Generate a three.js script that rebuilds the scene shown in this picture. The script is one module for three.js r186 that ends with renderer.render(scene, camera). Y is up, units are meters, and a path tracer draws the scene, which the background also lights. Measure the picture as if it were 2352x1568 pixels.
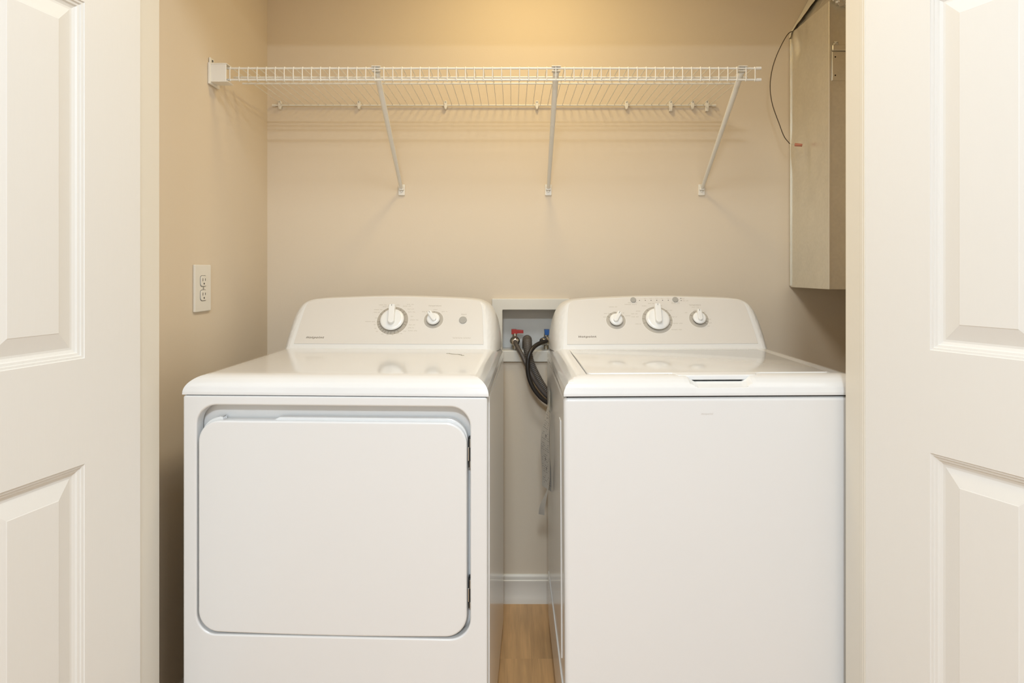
import * as THREE from 'three';
import { RoundedBoxGeometry } from 'three/addons/geometries/RoundedBoxGeometry.js';
import { mergeGeometries, mergeVertices, toCreasedNormals } from 'three/addons/utils/BufferGeometryUtils.js';
import { RectAreaLightUniformsLib } from 'three/addons/lights/RectAreaLightUniformsLib.js';

// ------------------------------------------------------------------ camera, lamps, exposure
const scene = new THREE.Scene();
scene.background = new THREE.Color(0x000000);
const FOCAL = 1430, W = 2352, H = 1568;
const camera = new THREE.PerspectiveCamera(2 * Math.atan(H / 2 / FOCAL) * 180 / Math.PI, W / H, 0.05, 30);
camera.position.set(0, 1.149, 2.165);
camera.lookAt(0, 1.149, 0);
camera.setViewOffset(W, H, 0, 162, W, H);           // shift lens: the horizon sits above the middle
camera.updateProjectionMatrix();
const renderer = new THREE.WebGLRenderer({ antialias: true });
renderer.toneMapping = THREE.LinearToneMapping;
renderer.toneMappingExposure = 1.09;
renderer.shadowMap.enabled = true;
RectAreaLightUniformsLib.init();
// lamps: [x, z, size, drop of the glowing face below the ceiling, radiance, colour]
const LAMPS = {
  closet: { x: 0.06, z: 0.50, size: 0.20, drop: 0.14, power: 36, color: [1.0, 0.765, 0.36] },
  hallNear: { x: 0.05, z: 1.50, size: 0.42, drop: 0.07, power: 17, color: [0.88, 0.975, 1.07] },
  hallFar: { x: -0.1, z: 3.55, size: 0.36, drop: 0.07, power: 168, color: [0.835, 0.955, 1.065] },
};

// ------------------------------------------------------------------ helpers
const V = (x, y, z) => new THREE.Vector3(x, y, z);
let seed = 1234567;
function rnd() { seed = (seed * 1664525 + 1013904223) >>> 0; return seed / 4294967296; }
const used = {};
function numbered(n) { const k = used[n] = (used[n] ?? -1) + 1; return k ? `${n}_${String(k).padStart(3, '0')}` : n; }
function mesh(name, geo, mat, parent = scene) {
  const m = new THREE.Mesh(geo, mat);
  m.name = parent === scene ? numbered(name) : name;
  m.castShadow = true; m.receiveShadow = true;
  parent.add(m); return m;
}
function part(name, geo, mat, parent) {
  const n = parent.children.filter((c) => c.name.replace(/_\d{3}$/, '') === name).length;
  return mesh(n ? `${name}_${String(n).padStart(3, '0')}` : name, geo, mat, parent);
}
function thing(name, label, category, pos = [0, 0, 0], group) {
  const g = new THREE.Group(); g.name = numbered(name); g.position.set(...pos);
  g.userData = { label, category }; if (group) g.userData.group = group;
  scene.add(g); return g;
}
function struct(name, label) {
  const g = new THREE.Group(); g.name = name; g.userData = { kind: 'structure' }; if (label) g.userData.label = label;
  scene.add(g); return g;
}
function structMesh(name, geo, mat, label) {
  const m = mesh(name, geo, mat); m.name = name; m.userData = { kind: 'structure' }; if (label) m.userData.label = label; return m;
}
const T = (g, x, y, z) => g.translate(x, y, z);
function box(x0, x1, y0, y1, z0, z1) { return T(new THREE.BoxGeometry(x1 - x0, y1 - y0, z1 - z0), (x0 + x1) / 2, (y0 + y1) / 2, (z0 + z1) / 2); }
function rbox(x0, x1, y0, y1, z0, z1, r = 0.003, s = 2) { return T(new RoundedBoxGeometry(x1 - x0, y1 - y0, z1 - z0, s, r), (x0 + x1) / 2, (y0 + y1) / 2, (z0 + z1) / 2); }
function merge(list) { return mergeGeometries(list.map((g) => { const h = g.index ? g.toNonIndexed() : g; for (const k of Object.keys(h.attributes)) if (!['position', 'normal', 'uv'].includes(k)) h.deleteAttribute(k); return h; })); }
function tube(pts, r, seg = 60, rad = 10) { return new THREE.TubeGeometry(new THREE.CatmullRomCurve3(pts), seg, r, rad, false); }
function rod(a, b, r, rad = 10) {
  const d = b.clone().sub(a), g = new THREE.CylinderGeometry(r, r, d.length(), rad);
  g.applyQuaternion(new THREE.Quaternion().setFromUnitVectors(V(0, 1, 0), d.clone().normalize()));
  return T(g, (a.x + b.x) / 2, (a.y + b.y) / 2, (a.z + b.z) / 2);
}
function roundRect(x0, x1, y0, y1, r, path = new THREE.Shape(), n = 12) {
  const p = [], hole = !(path instanceof THREE.Shape);
  for (const [cx, cy, a0] of [[x1 - r, y0 + r, -0.5], [x1 - r, y1 - r, 0], [x0 + r, y1 - r, 0.5], [x0 + r, y0 + r, 1]])
    for (let k = 0; k <= n; k++) { const a = (a0 + 0.5 * k / n) * Math.PI; p.push(new THREE.Vector2(cx + r * Math.cos(a), cy + r * Math.sin(a))); }
  path.setFromPoints(hole ? p.reverse() : p); return path;
}
function extrude(shape, depth, bevel = 0, z = 0, curve = 12, bs = 3) {   // front face ends at z + depth
  const g = new THREE.ExtrudeGeometry(shape, { depth: depth - 2 * bevel, bevelEnabled: bevel > 0, bevelSize: bevel, bevelThickness: bevel, bevelOffset: -bevel, bevelSegments: bs, curveSegments: curve });
  return T(g, 0, 0, z + bevel);
}
function indexed(pos, idx, uv) {
  const g = new THREE.BufferGeometry();
  g.setAttribute('position', new THREE.Float32BufferAttribute(pos, 3));
  g.setAttribute('uv', new THREE.Float32BufferAttribute(uv ?? new Array(pos.length / 3 * 2).fill(0), 2));
  g.setIndex(idx); g.computeVertexNormals(); return g;
}
const smooth = (a, b, x) => { const t = Math.min(1, Math.max(0, (x - a) / (b - a))); return t * t * (3 - 2 * t); };
// value noise
const lattice = new Float32Array(256 * 256); for (let i = 0; i < lattice.length; i++) lattice[i] = rnd();
function noise(x, y) {
  const xi = Math.floor(x), yi = Math.floor(y), u = x - xi, v = y - yi, s = u * u * (3 - 2 * u), t = v * v * (3 - 2 * v);
  const L = (a, b) => lattice[((b & 255) << 8) | (a & 255)];
  return (L(xi, yi) * (1 - s) + L(xi + 1, yi) * s) * (1 - t) + (L(xi, yi + 1) * (1 - s) + L(xi + 1, yi + 1) * s) * t;
}
const fbm = (x, y, o = 4) => { let a = 0, k = 0.5; for (let i = 0; i < o; i++) { a += k * noise(x, y); x *= 2.03; y *= 2.03; k *= 0.5; } return a; };
function dataTexture(w, h, f, srgb) {
  const d = new Uint8Array(w * h * 4);
  for (let y = 0; y < h; y++) for (let x = 0; x < w; x++) { const c = f(x, y); for (let k = 0; k < 3; k++) d[(y * w + x) * 4 + k] = Math.max(0, Math.min(255, Math.round(c[k] ?? c[0]))); d[(y * w + x) * 4 + 3] = 255; }
  const t = new THREE.DataTexture(d, w, h, THREE.RGBAFormat);
  t.wrapS = t.wrapT = THREE.RepeatWrapping; t.magFilter = THREE.LinearFilter; t.minFilter = THREE.LinearMipmapLinearFilter; t.generateMipmaps = true;
  if (srgb) t.colorSpace = THREE.SRGBColorSpace; t.needsUpdate = true; return t;
}
function uvPlanar(g, ax, ay, s = 1) {             // uv in metres along two axes
  const p = g.attributes.position, uv = new Float32Array(p.count * 2);
  for (let i = 0; i < p.count; i++) { uv[2 * i] = p.getComponent(i, ax) * s; uv[2 * i + 1] = p.getComponent(i, ay) * s; }
  g.setAttribute('uv', new THREE.BufferAttribute(uv, 2)); return g;
}

// ------------------------------------------------------------------ materials
const rollerBump = dataTexture(256, 256, (x, y) => [90 + 120 * (0.6 * noise(x / 5, y / 5) + 0.4 * noise(x / 2.2 + 31, y / 2.2 + 7))]);
const std = (color, roughness, o = {}) => new THREE.MeshStandardMaterial({ color: new THREE.Color().setRGB(...color), roughness, ...o });
const phys = (color, roughness, o = {}) => new THREE.MeshPhysicalMaterial({ color: new THREE.Color().setRGB(...color), roughness, ...o });
const rb = (r) => { const t = rollerBump.clone(); t.repeat.set(r, r); return t; };
const M = {
  wall: std([0.735, 0.628, 0.487], 0.8, { bumpMap: rb(5), bumpScale: 0.0002 }),
  hallWall: std([0.74, 0.72, 0.69], 0.8),
  ceiling: std([0.82, 0.80, 0.77], 0.9),
  trim: std([0.79, 0.75, 0.67], 0.38),
  jamb: std([0.80, 0.755, 0.66], 0.4),
  door: phys([0.80, 0.775, 0.725], 0.42),
  enamel: phys([0.80, 0.795, 0.78], 0.3, { clearcoat: 0.55, clearcoatRoughness: 0.12 }),
  enamelTop: phys([0.80, 0.795, 0.78], 0.16, { clearcoat: 0.7, clearcoatRoughness: 0.09 }),
  plastic: phys([0.80, 0.785, 0.75], 0.3, { clearcoat: 0.3, clearcoatRoughness: 0.2 }),
  knob: phys([0.85, 0.84, 0.81], 0.3, { clearcoat: 0.3, clearcoatRoughness: 0.15 }),
  greyButton: std([0.40, 0.38, 0.34], 0.45),
  dark: std([0.03, 0.028, 0.025], 0.6),
  gap: std([0.12, 0.115, 0.105], 0.7),
  wire: phys([0.80, 0.77, 0.69], 0.35, { clearcoat: 0.4, clearcoatRoughness: 0.2 }),
  whitePlastic: phys([0.80, 0.765, 0.69], 0.4),
  brass: std([0.55, 0.50, 0.40], 0.35, { metalness: 1 }),
  chrome: std([0.72, 0.70, 0.66], 0.22, { metalness: 1 }),
  steel: std([0.50, 0.49, 0.46], 0.38, { metalness: 1 }),
  red: phys([0.42, 0.02, 0.012], 0.4), blue: phys([0.015, 0.10, 0.34], 0.4),
  rubberBlack: std([0.022, 0.018, 0.015], 0.38), rubberGrey: std([0.085, 0.07, 0.06], 0.45), drain: std([0.11, 0.095, 0.08], 0.5),
  box: std([0.74, 0.70, 0.61], 0.4), boxIn: std([0.68, 0.655, 0.60], 0.45),
  paper: std([0.70, 0.67, 0.62], 0.85, { side: THREE.DoubleSide }),
  tape: phys([0.62, 0.72, 0.74], 0.25, { transmission: 0.45, thickness: 0, side: THREE.DoubleSide }),
  wireDark: std([0.055, 0.032, 0.015], 0.45), copper: std([0.65, 0.36, 0.22], 0.4, { metalness: 1 }), nut: phys([0.52, 0.20, 0.13], 0.4),
};
// door paint with the faint embossed wood grain of a moulded door
{
  const g = dataTexture(512, 512, (x, y) => [110 + 90 * (noise(x / 3.1, y / 60) * 0.6 + noise(x / 1.6 + 9, y / 34) * 0.4)]);
  g.repeat.set(3, 3); M.door.bumpMap = g; M.door.bumpScale = 0.00025;
}
// galvanised sheet: spangle, smudges
const galv = dataTexture(512, 512, (x, y) => { const b = Math.min(1, Math.min(x, 511 - x) / 60) * Math.min(1, Math.min(y, 511 - y) / 60), n = 0.5 + (fbm(x / 42, y / 60) - 0.5) * b, s = noise(x / 5, y / 5); return [222 + 14 * n + 6 * s, 220 + 14 * n + 6 * s, 214 + 13 * n + 6 * s]; }, true);
M.duct = std([1.0, 0.99, 0.95], 0.36, { metalness: 0.8, map: galv });
M.ductDull = M.duct;
M.foil = std([0.66, 0.62, 0.54], 0.32, { metalness: 0.5 });
M.tapeFoil = std([0.86, 0.81, 0.69], 0.6);
// oak-look plank
function plankTexture(k) {
  return dataTexture(256, 1024, (x, y) => {
    const warp = 18 * fbm(x / 90 + k * 17, y / 220 + k * 5), ring = 0.5 + 0.5 * Math.sin((x + warp * 3) / 8.5 + fbm(x / 30, y / 300 + k) * 7);
    const fine = noise(x / 1.3 + k * 40, y / 40), pat = fbm(x / 60 + k, y / 160, 3), v = 0.80 + 0.05 * ring + 0.07 * fine + 0.22 * (pat - 0.5);
    return [232 * v, 184 * v, 128 * v];
  }, true);
}
const plankMats = [0, 1, 2].map((k) => std([[0.92, 0.92, 0.92], [0.80, 0.79, 0.78], [1, 1, 1]][k], 0.42, { map: plankTexture(k) }));

// ------------------------------------------------------------------ the room shell
const XL = -0.851, XR = 1.26, ZF = 0.805, ZH = 0.878, CEIL = 2.44, OL = -0.770, OR = 0.7285, HEAD = 2.04;
const HX0 = -1.9, HX1 = 1.9, HZ = 4.6;
{ // back wall with the hole for the washer outlet box
  const s = new THREE.Shape([[XL - 0.1, 0], [XR + 0.1, 0], [XR + 0.1, CEIL], [XL - 0.1, CEIL]].map((p) => new THREE.Vector2(...p)));
  s.holes.push(new THREE.Path([[-0.040, 0.866], [-0.040, 1.018], [0.170, 1.018], [0.170, 0.866]].map((p) => new THREE.Vector2(...p))));
  structMesh('wall_back', T(new THREE.ExtrudeGeometry(s, { depth: 0.12, bevelEnabled: false }), 0, 0, -0.12), M.wall);
  structMesh('wall_left', uvPlanar(box(XL - 0.1, XL, 0, CEIL, 0, ZF), 2, 1), M.wall);
  structMesh('wall_right', uvPlanar(box(XR, XR + 0.1, 0, CEIL, 0, ZF), 2, 1), M.wall);
  structMesh('wall_front', merge([box(HX0, OL - 0.018, 0, CEIL, ZF, ZH), box(OR + 0.018, HX1, 0, CEIL, ZF, ZH), box(OL - 0.018, OR + 0.018, HEAD + 0.018, CEIL, ZF, ZH)]), M.wall);
  structMesh('ceiling', box(HX0 - 0.1, HX1 + 0.1, CEIL, CEIL + 0.1, -0.12, HZ + 0.1), M.ceiling);
  structMesh('wall_hall_left', box(HX0 - 0.1, HX0, 0, CEIL, ZH, HZ), M.hallWall);
  structMesh('wall_hall_right', box(HX1, HX1 + 0.1, 0, CEIL, ZH, HZ), M.hallWall);
  structMesh('wall_hall_back', box(HX0 - 0.1, HX1 + 0.1, 0, CEIL, HZ, HZ + 0.1), M.hallWall);
}
{ // vinyl planks, one mesh each, running to the back wall
  const floor = struct('floor', 'light brown wood-look vinyl plank floor');
  mesh('underlay', box(HX0 - 0.1, HX1 + 0.1, -0.08, -0.0065, -0.12, HZ + 0.1), M.gap, floor);
  const w = 0.178, L = 1.22, geos = [0, 1, 2, 3].map((k) => { const g = new RoundedBoxGeometry(w - 0.0012, 0.006, L - 0.0012, 1, 0.0008); uvPlanar(g, 0, 2, 1); const uv = g.attributes.uv; for (let i = 0; i < uv.count; i++) uv.setXY(i, uv.getX(i) / w + 0.5 + k * 0.23, uv.getY(i) / L + k * 0.37); return g; });
  for (let i = 0, x = -1.916 + w / 2 - 0.082; x < HX1 + w + 0.1; x += w, i++) {
    const off = ((i * 0.41) % 1) * L;
    for (let z = off - 0.72, j = 0; z < HZ + 0.7; z += L, j++) {
      const m = part('plank', geos[(i * 2 + j) % 4], plankMats[(i + 2 * j) % 3], floor); m.position.set(x, -0.003, z + 0.1);
    }
  }
}
function baseboard(name, len, pos, ry) {          // profile in (z out, y up)
  const s = new THREE.Shape(); s.moveTo(0, 0);
  [[0.0165, 0], [0.0165, 0.008], [0.0140, 0.020], [0.0118, 0.032], [0.0112, 0.068], [0.0122, 0.072], [0.0122, 0.077], [0.0085, 0.080], [0.0095, 0.085], [0.0085, 0.091], [0.004, 0.0955], [0, 0.0965]].forEach((p) => s.lineTo(...p));
  const g = new THREE.ExtrudeGeometry(s, { depth: len, bevelEnabled: false }); g.rotateY(-Math.PI / 2); g.translate(len / 2, 0, 0);
  const m = structMesh(name, toCreasedNormals(g, 0.5), M.trim); m.position.set(...pos); m.rotation.y = ry; return m;
}
baseboard('baseboard_back', XR - XL, [(XL + XR) / 2, 0, 0], 0);
baseboard('baseboard_left', ZF - 0.017, [XL, 0, 0.017 + (ZF - 0.017) / 2], Math.PI / 2);
baseboard('baseboard_right', ZF - 0.017, [XR, 0, 0.017 + (ZF - 0.017) / 2], -Math.PI / 2);
// door lining
structMesh('trim_1', rbox(OL - 0.018, OL, 0, HEAD, ZF - 0.001, ZH + 0.001, 0.0025), M.jamb, 'cream painted jamb on the dryer side of the closet opening');
structMesh('trim_2', merge([rbox(OR, OR + 0.018, 0, HEAD, ZF - 0.001, ZH + 0.001, 0.0025), rbox(OR - 0.0005, OR + 0.012, 0, HEAD, ZH - 0.018, ZH - 0.006, 0.002)]), M.jamb, 'cream painted jamb on the washer side of the closet opening');
structMesh('trim_3', rbox(OL - 0.018, OR + 0.018, HEAD, HEAD + 0.018, ZF - 0.001, ZH + 0.001, 0.0025), M.jamb);

// ------------------------------------------------------------------ the two moulded doors, swung out towards the camera
function ringPanel(w, h, prof) {                  // mitred moulding rings round a raised field; prof = [inset, depth]
  const pos = [], quad = (a, b, c, d) => pos.push(...a, ...b, ...c, ...a, ...c, ...d);
  const ring = ([i, d]) => [[i, i, d], [w - i, i, d], [w - i, h - i, d], [i, h - i, d]];
  for (let k = 0; k + 1 < prof.length; k++) { const A = ring(prof[k]), B = ring(prof[k + 1]); for (let e = 0; e < 4; e++) { const f = (e + 1) % 4; quad(A[e], A[f], B[f], B[e]); } }
  const C = ring(prof.at(-1)); quad(C[0], C[1], C[2], C[3]);
  const g = new THREE.BufferGeometry(); g.setAttribute('position', new THREE.Float32BufferAttribute(pos, 3)); g.computeVertexNormals();
  return uvPlanar(g, 0, 1);
}
const PROFILE = [[0, 0], [0.0012, -0.0022], [0.005, -0.0028], [0.0062, -0.0052], [0.0105, -0.0062], [0.0125, -0.0090], [0.0175, -0.0112], [0.0215, -0.0112], [0.050, -0.0030], [0.0512, -0.0022]];
function makeDoor(name, label, hinge, dir, mirror, rails) {   // local x runs from the hinge edge, z is the seen face; geometry is mirrored in shape, not by scale
  const t = struct(name, label), DW = 0.745, DH = 2.02, TH = 0.035;
  const cols = [[0.131, 0.326], [0.419, 0.614]], X = (x) => mirror ? -x : x;
  const s = new THREE.Shape([[X(0), 0.012], [X(DW), 0.012], [X(DW), DH], [X(0), DH]].map((p) => new THREE.Vector2(...p)));
  const panels = [];
  for (const [a, b] of cols) for (const [y0, y1] of rails) {
    const xa = Math.min(X(a), X(b)), xb = Math.max(X(a), X(b));
    s.holes.push(new THREE.Path([[xa, y0], [xa, y1], [xb, y1], [xb, y0]].map((p) => new THREE.Vector2(...p)))); panels.push([xa, xb, y0, y1]);
  }
  const leaf = mesh('stiles_and_rails', T(new THREE.ExtrudeGeometry(s, { depth: TH, bevelEnabled: false }), 0, 0, -TH), M.door, t);
  mesh('core', box(Math.min(X(0.002), X(DW - 0.002)), Math.max(X(0.002), X(DW - 0.002)), 0.014, DH - 0.002, -TH + 0.012, -0.0135), M.door, t);
  for (const [xa, xb, y0, y1] of panels) {
    const m = part('panel', ringPanel(xb - xa, y1 - y0, PROFILE), M.door, t); m.position.set(xa, y0, 0);
    const k = part('panel', ringPanel(xb - xa, y1 - y0, PROFILE), M.door, t); k.position.set(xb, y0, -TH); k.rotation.y = Math.PI;
  }
  t.position.set(hinge[0], 0, hinge[1]); t.rotation.y = dir; return t;
}
const RAILS_L = [[0.235, 0.791], [0.987, 1.648], [1.752, 1.925]];
const RAILS_R = [[0.235, 0.809], [1.001, 1.664], [1.768, 1.935]];
// the left leaf runs from its hinge towards the camera and away to the left; its seen face looks right
makeDoor('door_1', 'white moulded six-panel door swung open beside the dryer', [-0.7674, 0.8800], Math.PI / 2 - 0.2, true, RAILS_L);
makeDoor('door_2', 'white moulded six-panel door swung open beside the washer', [0.7300, 0.8800], -Math.PI / 2 + 0.405, false, RAILS_R);

// ------------------------------------------------------------------ lamps (outside the frame)
function ceilingLight(name, label, c) {
  const y = CEIL - c.drop, t = thing(name, label, 'lamp', [c.x, CEIL, c.z]);
  mesh('housing', rbox(-c.size / 2 - 0.015, c.size / 2 + 0.015, -c.drop + 0.004, 0, -c.size / 2 - 0.015, c.size / 2 + 0.015, 0.003), M.ceiling, t);
  const glow = std([0.85, 0.85, 0.85], 0.6, { emissive: new THREE.Color().setRGB(...c.color), emissiveIntensity: 3 });
  mesh('light_diffuser', T(new THREE.BoxGeometry(c.size, 0.004, c.size), 0, -c.drop + 0.001, 0), glow, t);
  const l = new THREE.RectAreaLight(new THREE.Color().setRGB(...c.color), c.power, c.size, c.size);
  l.position.set(c.x, y - 0.004, c.z); l.lookAt(c.x, 0, c.z); l.castShadow = true; scene.add(l);
}
ceilingLight('ceiling_light', 'warm square ceiling lamp inside the closet above the wire shelf', LAMPS.closet);
ceilingLight('ceiling_light', 'square ceiling lamp in the hall just outside the closet', LAMPS.hallNear);
ceilingLight('ceiling_light', 'square ceiling lamp at the far end of the hall', LAMPS.hallFar);

// ------------------------------------------------------------------ appliances
const AW = 0.343, HTOP = 0.914;
// heightfield top with rounded front and sides
function topShell(yf, xs, zs, skirtY, crease = 0.45) {
  const pos = [], idx = [], uv = [], nx = xs.length, nz = zs.length;
  for (let j = 0; j < nz; j++) for (let i = 0; i < nx; i++) { pos.push(xs[i], yf(xs[i], zs[j]), zs[j]); uv.push(xs[i], zs[j]); }
  for (let j = 0; j + 1 < nz; j++) for (let i = 0; i + 1 < nx; i++) {
    const a = j * nx + i, b = a + 1, c = a + nx, d = c + 1;   // zs ascend towards the front
    if (xs[i] < 0) idx.push(a, c, b, b, c, d); else idx.push(a, c, d, a, d, b);
  }
  const base = pos.length / 3, ringIdx = [];
  for (let j = 0; j < nz; j++) ringIdx.push(j * nx);
  for (let i = 1; i < nx; i++) ringIdx.push((nz - 1) * nx + i);
  for (let j = nz - 2; j >= 0; j--) ringIdx.push(j * nx + nx - 1);
  for (let i = nx - 2; i > 0; i--) ringIdx.push(i);
  for (const r of ringIdx) { pos.push(pos[3 * r], skirtY, pos[3 * r + 2]); uv.push(0, 0); }
  for (let k = 0; k < ringIdx.length; k++) { const n = (k + 1) % ringIdx.length; idx.push(ringIdx[k], base + k, base + n, ringIdx[k], base + n, ringIdx[n]); }
  return toCreasedNormals(indexed(pos, idx, uv).toNonIndexed(), crease);
}
const N_EDGE = 14, RX = 0.046, RZ = 0.052;
const edgeStops = (r) => Array.from({ length: N_EDGE + 1 }, (_, k) => r * (1 - Math.cos(k / N_EDGE * Math.PI / 2)));
function axisStops(lo, hi, rLo, rHi, step, extra = []) {
  const s = new Set(); if (rLo) edgeStops(rLo).forEach((d) => s.add(+(lo + d).toFixed(6))); else s.add(lo);
  if (rHi) edgeStops(rHi).forEach((d) => s.add(+(hi - d).toFixed(6))); else s.add(hi);
  for (let x = lo + rLo + step; x < hi - rHi - step / 2; x += step) s.add(+x.toFixed(6));
  extra.forEach((e) => s.add(+e.toFixed(6))); return [...s].sort((a, b) => a - b);
}
const bow = (d, r) => d >= r ? 1 : Math.sqrt(Math.max(0, 1 - (1 - d / r) ** 2));
const SKIRT = 0.8740, RISE = HTOP - SKIRT - 0.002;
const crownY = (x, z) => SKIRT + 0.002 + RISE * Math.min(bow(AW - Math.abs(x), RX), bow(-z, RZ));

// slanted control console: loft from a rear outline to a leaning front face
const PAN = { o: V(0, 0.927, -0.510), a: 0.131, b: 0.085 }; PAN.len = Math.hypot(PAN.a, PAN.b);
const PAN_N = V(0, PAN.b, PAN.a).normalize(), PAN_S = V(0, PAN.a, -PAN.b).normalize();
const panZ = (y) => PAN.o.z - (y - PAN.o.y) * PAN.b / PAN.a;
function outline(half, n) {                        // half = right side control points from base up to the middle
  const pts = [...half.map(([x, y]) => V(x, y, 0)), ...half.slice(0, -1).reverse().map(([x, y]) => V(-x, y, 0))];
  return new THREE.CatmullRomCurve3(pts, false, 'centripetal').getSpacedPoints(n);
}
const REAR = [[0.337, 0.905], [0.3355, 0.93], [0.332, 0.96], [0.326, 0.99], [0.316, 1.018], [0.300, 1.042], [0.275, 1.056], [0.240, 1.0615], [0.15, 1.066], [0, 1.0695]];
const FRONT = [[0.303, 0.905], [0.300, 0.93], [0.296, 0.96], [0.2915, 0.99], [0.287, 1.022], [0.281, 1.042], [0.266, 1.053], [0.238, 1.057], [0.14, 1.062], [0, 1.0655]];
function consoleShell() {
  const n = 120, R = outline(REAR, n), F = outline(FRONT, n), K = 10, pos = [], idx = [], m = n + 1;
  const rows = []; rows.push(R.map((p) => [p.x, p.y, -0.655])); rows.push(R.map((p) => [p.x, p.y, -0.625]));
  for (let k = 1; k <= K; k++) {
    const a = k / K * Math.PI / 2, wxy = 1 - Math.cos(a), wz = Math.sin(a);
    rows.push(R.map((p, i) => { const f = F[i]; return [p.x + (f.x - p.x) * wxy, p.y + (f.y - p.y) * wxy, -0.625 + (panZ(f.y) + 0.625) * wz]; }));
  }
  rows.forEach((r) => r.forEach((p) => pos.push(...p)));
  for (let r = 0; r + 1 < rows.length; r++) for (let i = 0; i < n; i++) { const a = r * m + i, b = a + 1, c = a + m, d = c + 1; idx.push(a, c, b, b, c, d); }
  const last = (rows.length - 1) * m, faceBase = pos.length / 3;
  F.forEach((p) => pos.push(p.x, p.y, panZ(p.y)));
  for (let i = 0; i < n / 2; i++) { const a = faceBase + i, b = faceBase + i + 1, c = faceBase + n - i, d = faceBase + n - i - 1; idx.push(a, b, d, a, d, c); }
  const back = pos.length / 3; R.forEach((p) => pos.push(p.x, p.y, -0.655));
  for (let i = 0; i < n / 2; i++) { const a = back + i, b = back + i + 1, c = back + n - i, d = back + n - i - 1; idx.push(a, d, b, a, c, d); }
  return toCreasedNormals(indexed(pos, idx).toNonIndexed(), 0.6);
}
const CONSOLE = consoleShell();
function panelGeometry() {                          // the grey printed insert, 1.2 mm proud of the face
  const half = [[0.2895, 0], [0.2865, 0.3], [0.2825, 0.6], [0.2785, 0.82], [0.273, 0.925], [0.259, 0.972], [0.236, 0.985], [0.14, 1.022], [0, 1.045]].map(([x, t]) => [x, t * PAN.len]);
  const c = outline(half, 120).map((p) => new THREE.Vector2(p.x, p.y)), s = new THREE.Shape(c);
  const g = new THREE.ExtrudeGeometry(s, { depth: 0.0012, bevelEnabled: true, bevelSize: 0.0006, bevelThickness: 0.0006, bevelOffset: -0.0006, bevelSegments: 2 });
  const p = g.attributes.position, uv = g.attributes.uv;
  for (let i = 0; i < p.count; i++) uv.setXY(i, (p.getX(i) + 0.3) / 0.6, p.getY(i) / (PAN.len * 1.06));
  const B = new THREE.Matrix4().makeBasis(V(1, 0, 0), PAN_S, PAN_N).setPosition(PAN.o); g.applyMatrix4(B); return g;
}
const PANEL = panelGeometry();
const PW = 2048, PH = Math.round(2048 * PAN.len * 1.06 / 0.6), PPM = PW / 0.6;
function panelMaterial(draw) {
  const c = document.createElement('canvas'); c.width = PW; c.height = PH; const x = c.getContext('2d');
  x.fillStyle = '#dfd9d0'; x.fillRect(0, 0, PW, PH);
  const q = { x, px: (u) => (u + 0.3) * PPM, py: (t) => PH - t * PAN.len * PPM };
  draw(q); const t = new THREE.CanvasTexture(c); t.colorSpace = THREE.SRGBColorSpace; t.anisotropy = 8;
  return phys([1, 1, 1], 0.38, { map: t, clearcoat: 0.2, clearcoatRoughness: 0.25 });
}
function dialPrint(q, u, t, ro, ri, ticks, col = '#bcb4a7') {
  const { x } = q, cx = q.px(u), cy = q.py(t);
  x.beginPath(); x.arc(cx, cy, ro * PPM, 0, 7); x.fillStyle = col; x.fill();
  x.lineWidth = 3; x.strokeStyle = '#ece7df'; x.beginPath(); x.arc(cx, cy, (ro + 0.0012) * PPM, 0, 7); x.stroke();
  x.strokeStyle = '#8b8377'; x.lineWidth = 5;
  for (const d of ticks) { const a = d * Math.PI / 180; x.beginPath(); x.moveTo(cx + Math.sin(a) * ri * PPM, cy - Math.cos(a) * ri * PPM); x.lineTo(cx + Math.sin(a) * ro * 0.985 * PPM, cy - Math.cos(a) * ro * 0.985 * PPM); x.stroke(); }
}
function strokes(q, u, t, w, h = 0.0023, col = '#c6beb1') {     // lettering too small to read in the photograph: broken strokes
  const { x } = q, x0 = q.px(u - w / 2), y0 = q.py(t), n = Math.max(3, Math.round(w / 0.0026)), s = w * PPM / n;
  x.fillStyle = col; for (let i = 0; i < n; i++) { if (n > 6 && i === Math.round(n * 0.55)) continue; const k = (i * 7 + Math.round(u * 900)) % 3; x.fillRect(x0 + i * s, y0 - h * PPM / 2 + (k === 1 ? 2 : 0), s * 0.74, h * PPM - (k === 2 ? 2 : 0)); }
}
function word(q, s, u, t, w, px, style, col, sx = 1) {
  const { x } = q; x.save(); x.translate(q.px(u), q.py(t)); x.font = `${style} ${px}px sans-serif`; x.textAlign = 'center'; x.textBaseline = 'middle'; x.fillStyle = col;
  const k = w * PPM / x.measureText(s).width; x.scale(k, 1); x.fillText(s, 0, 0); x.restore();
}
const onPanel = (u, t, off) => PAN.o.clone().add(V(u, 0, 0)).addScaledVector(PAN_S, t * PAN.len).addScaledVector(PAN_N, off);
const PAN_Q = new THREE.Quaternion().setFromRotationMatrix(new THREE.Matrix4().makeBasis(V(1, 0, 0), PAN_S, PAN_N));
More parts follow.
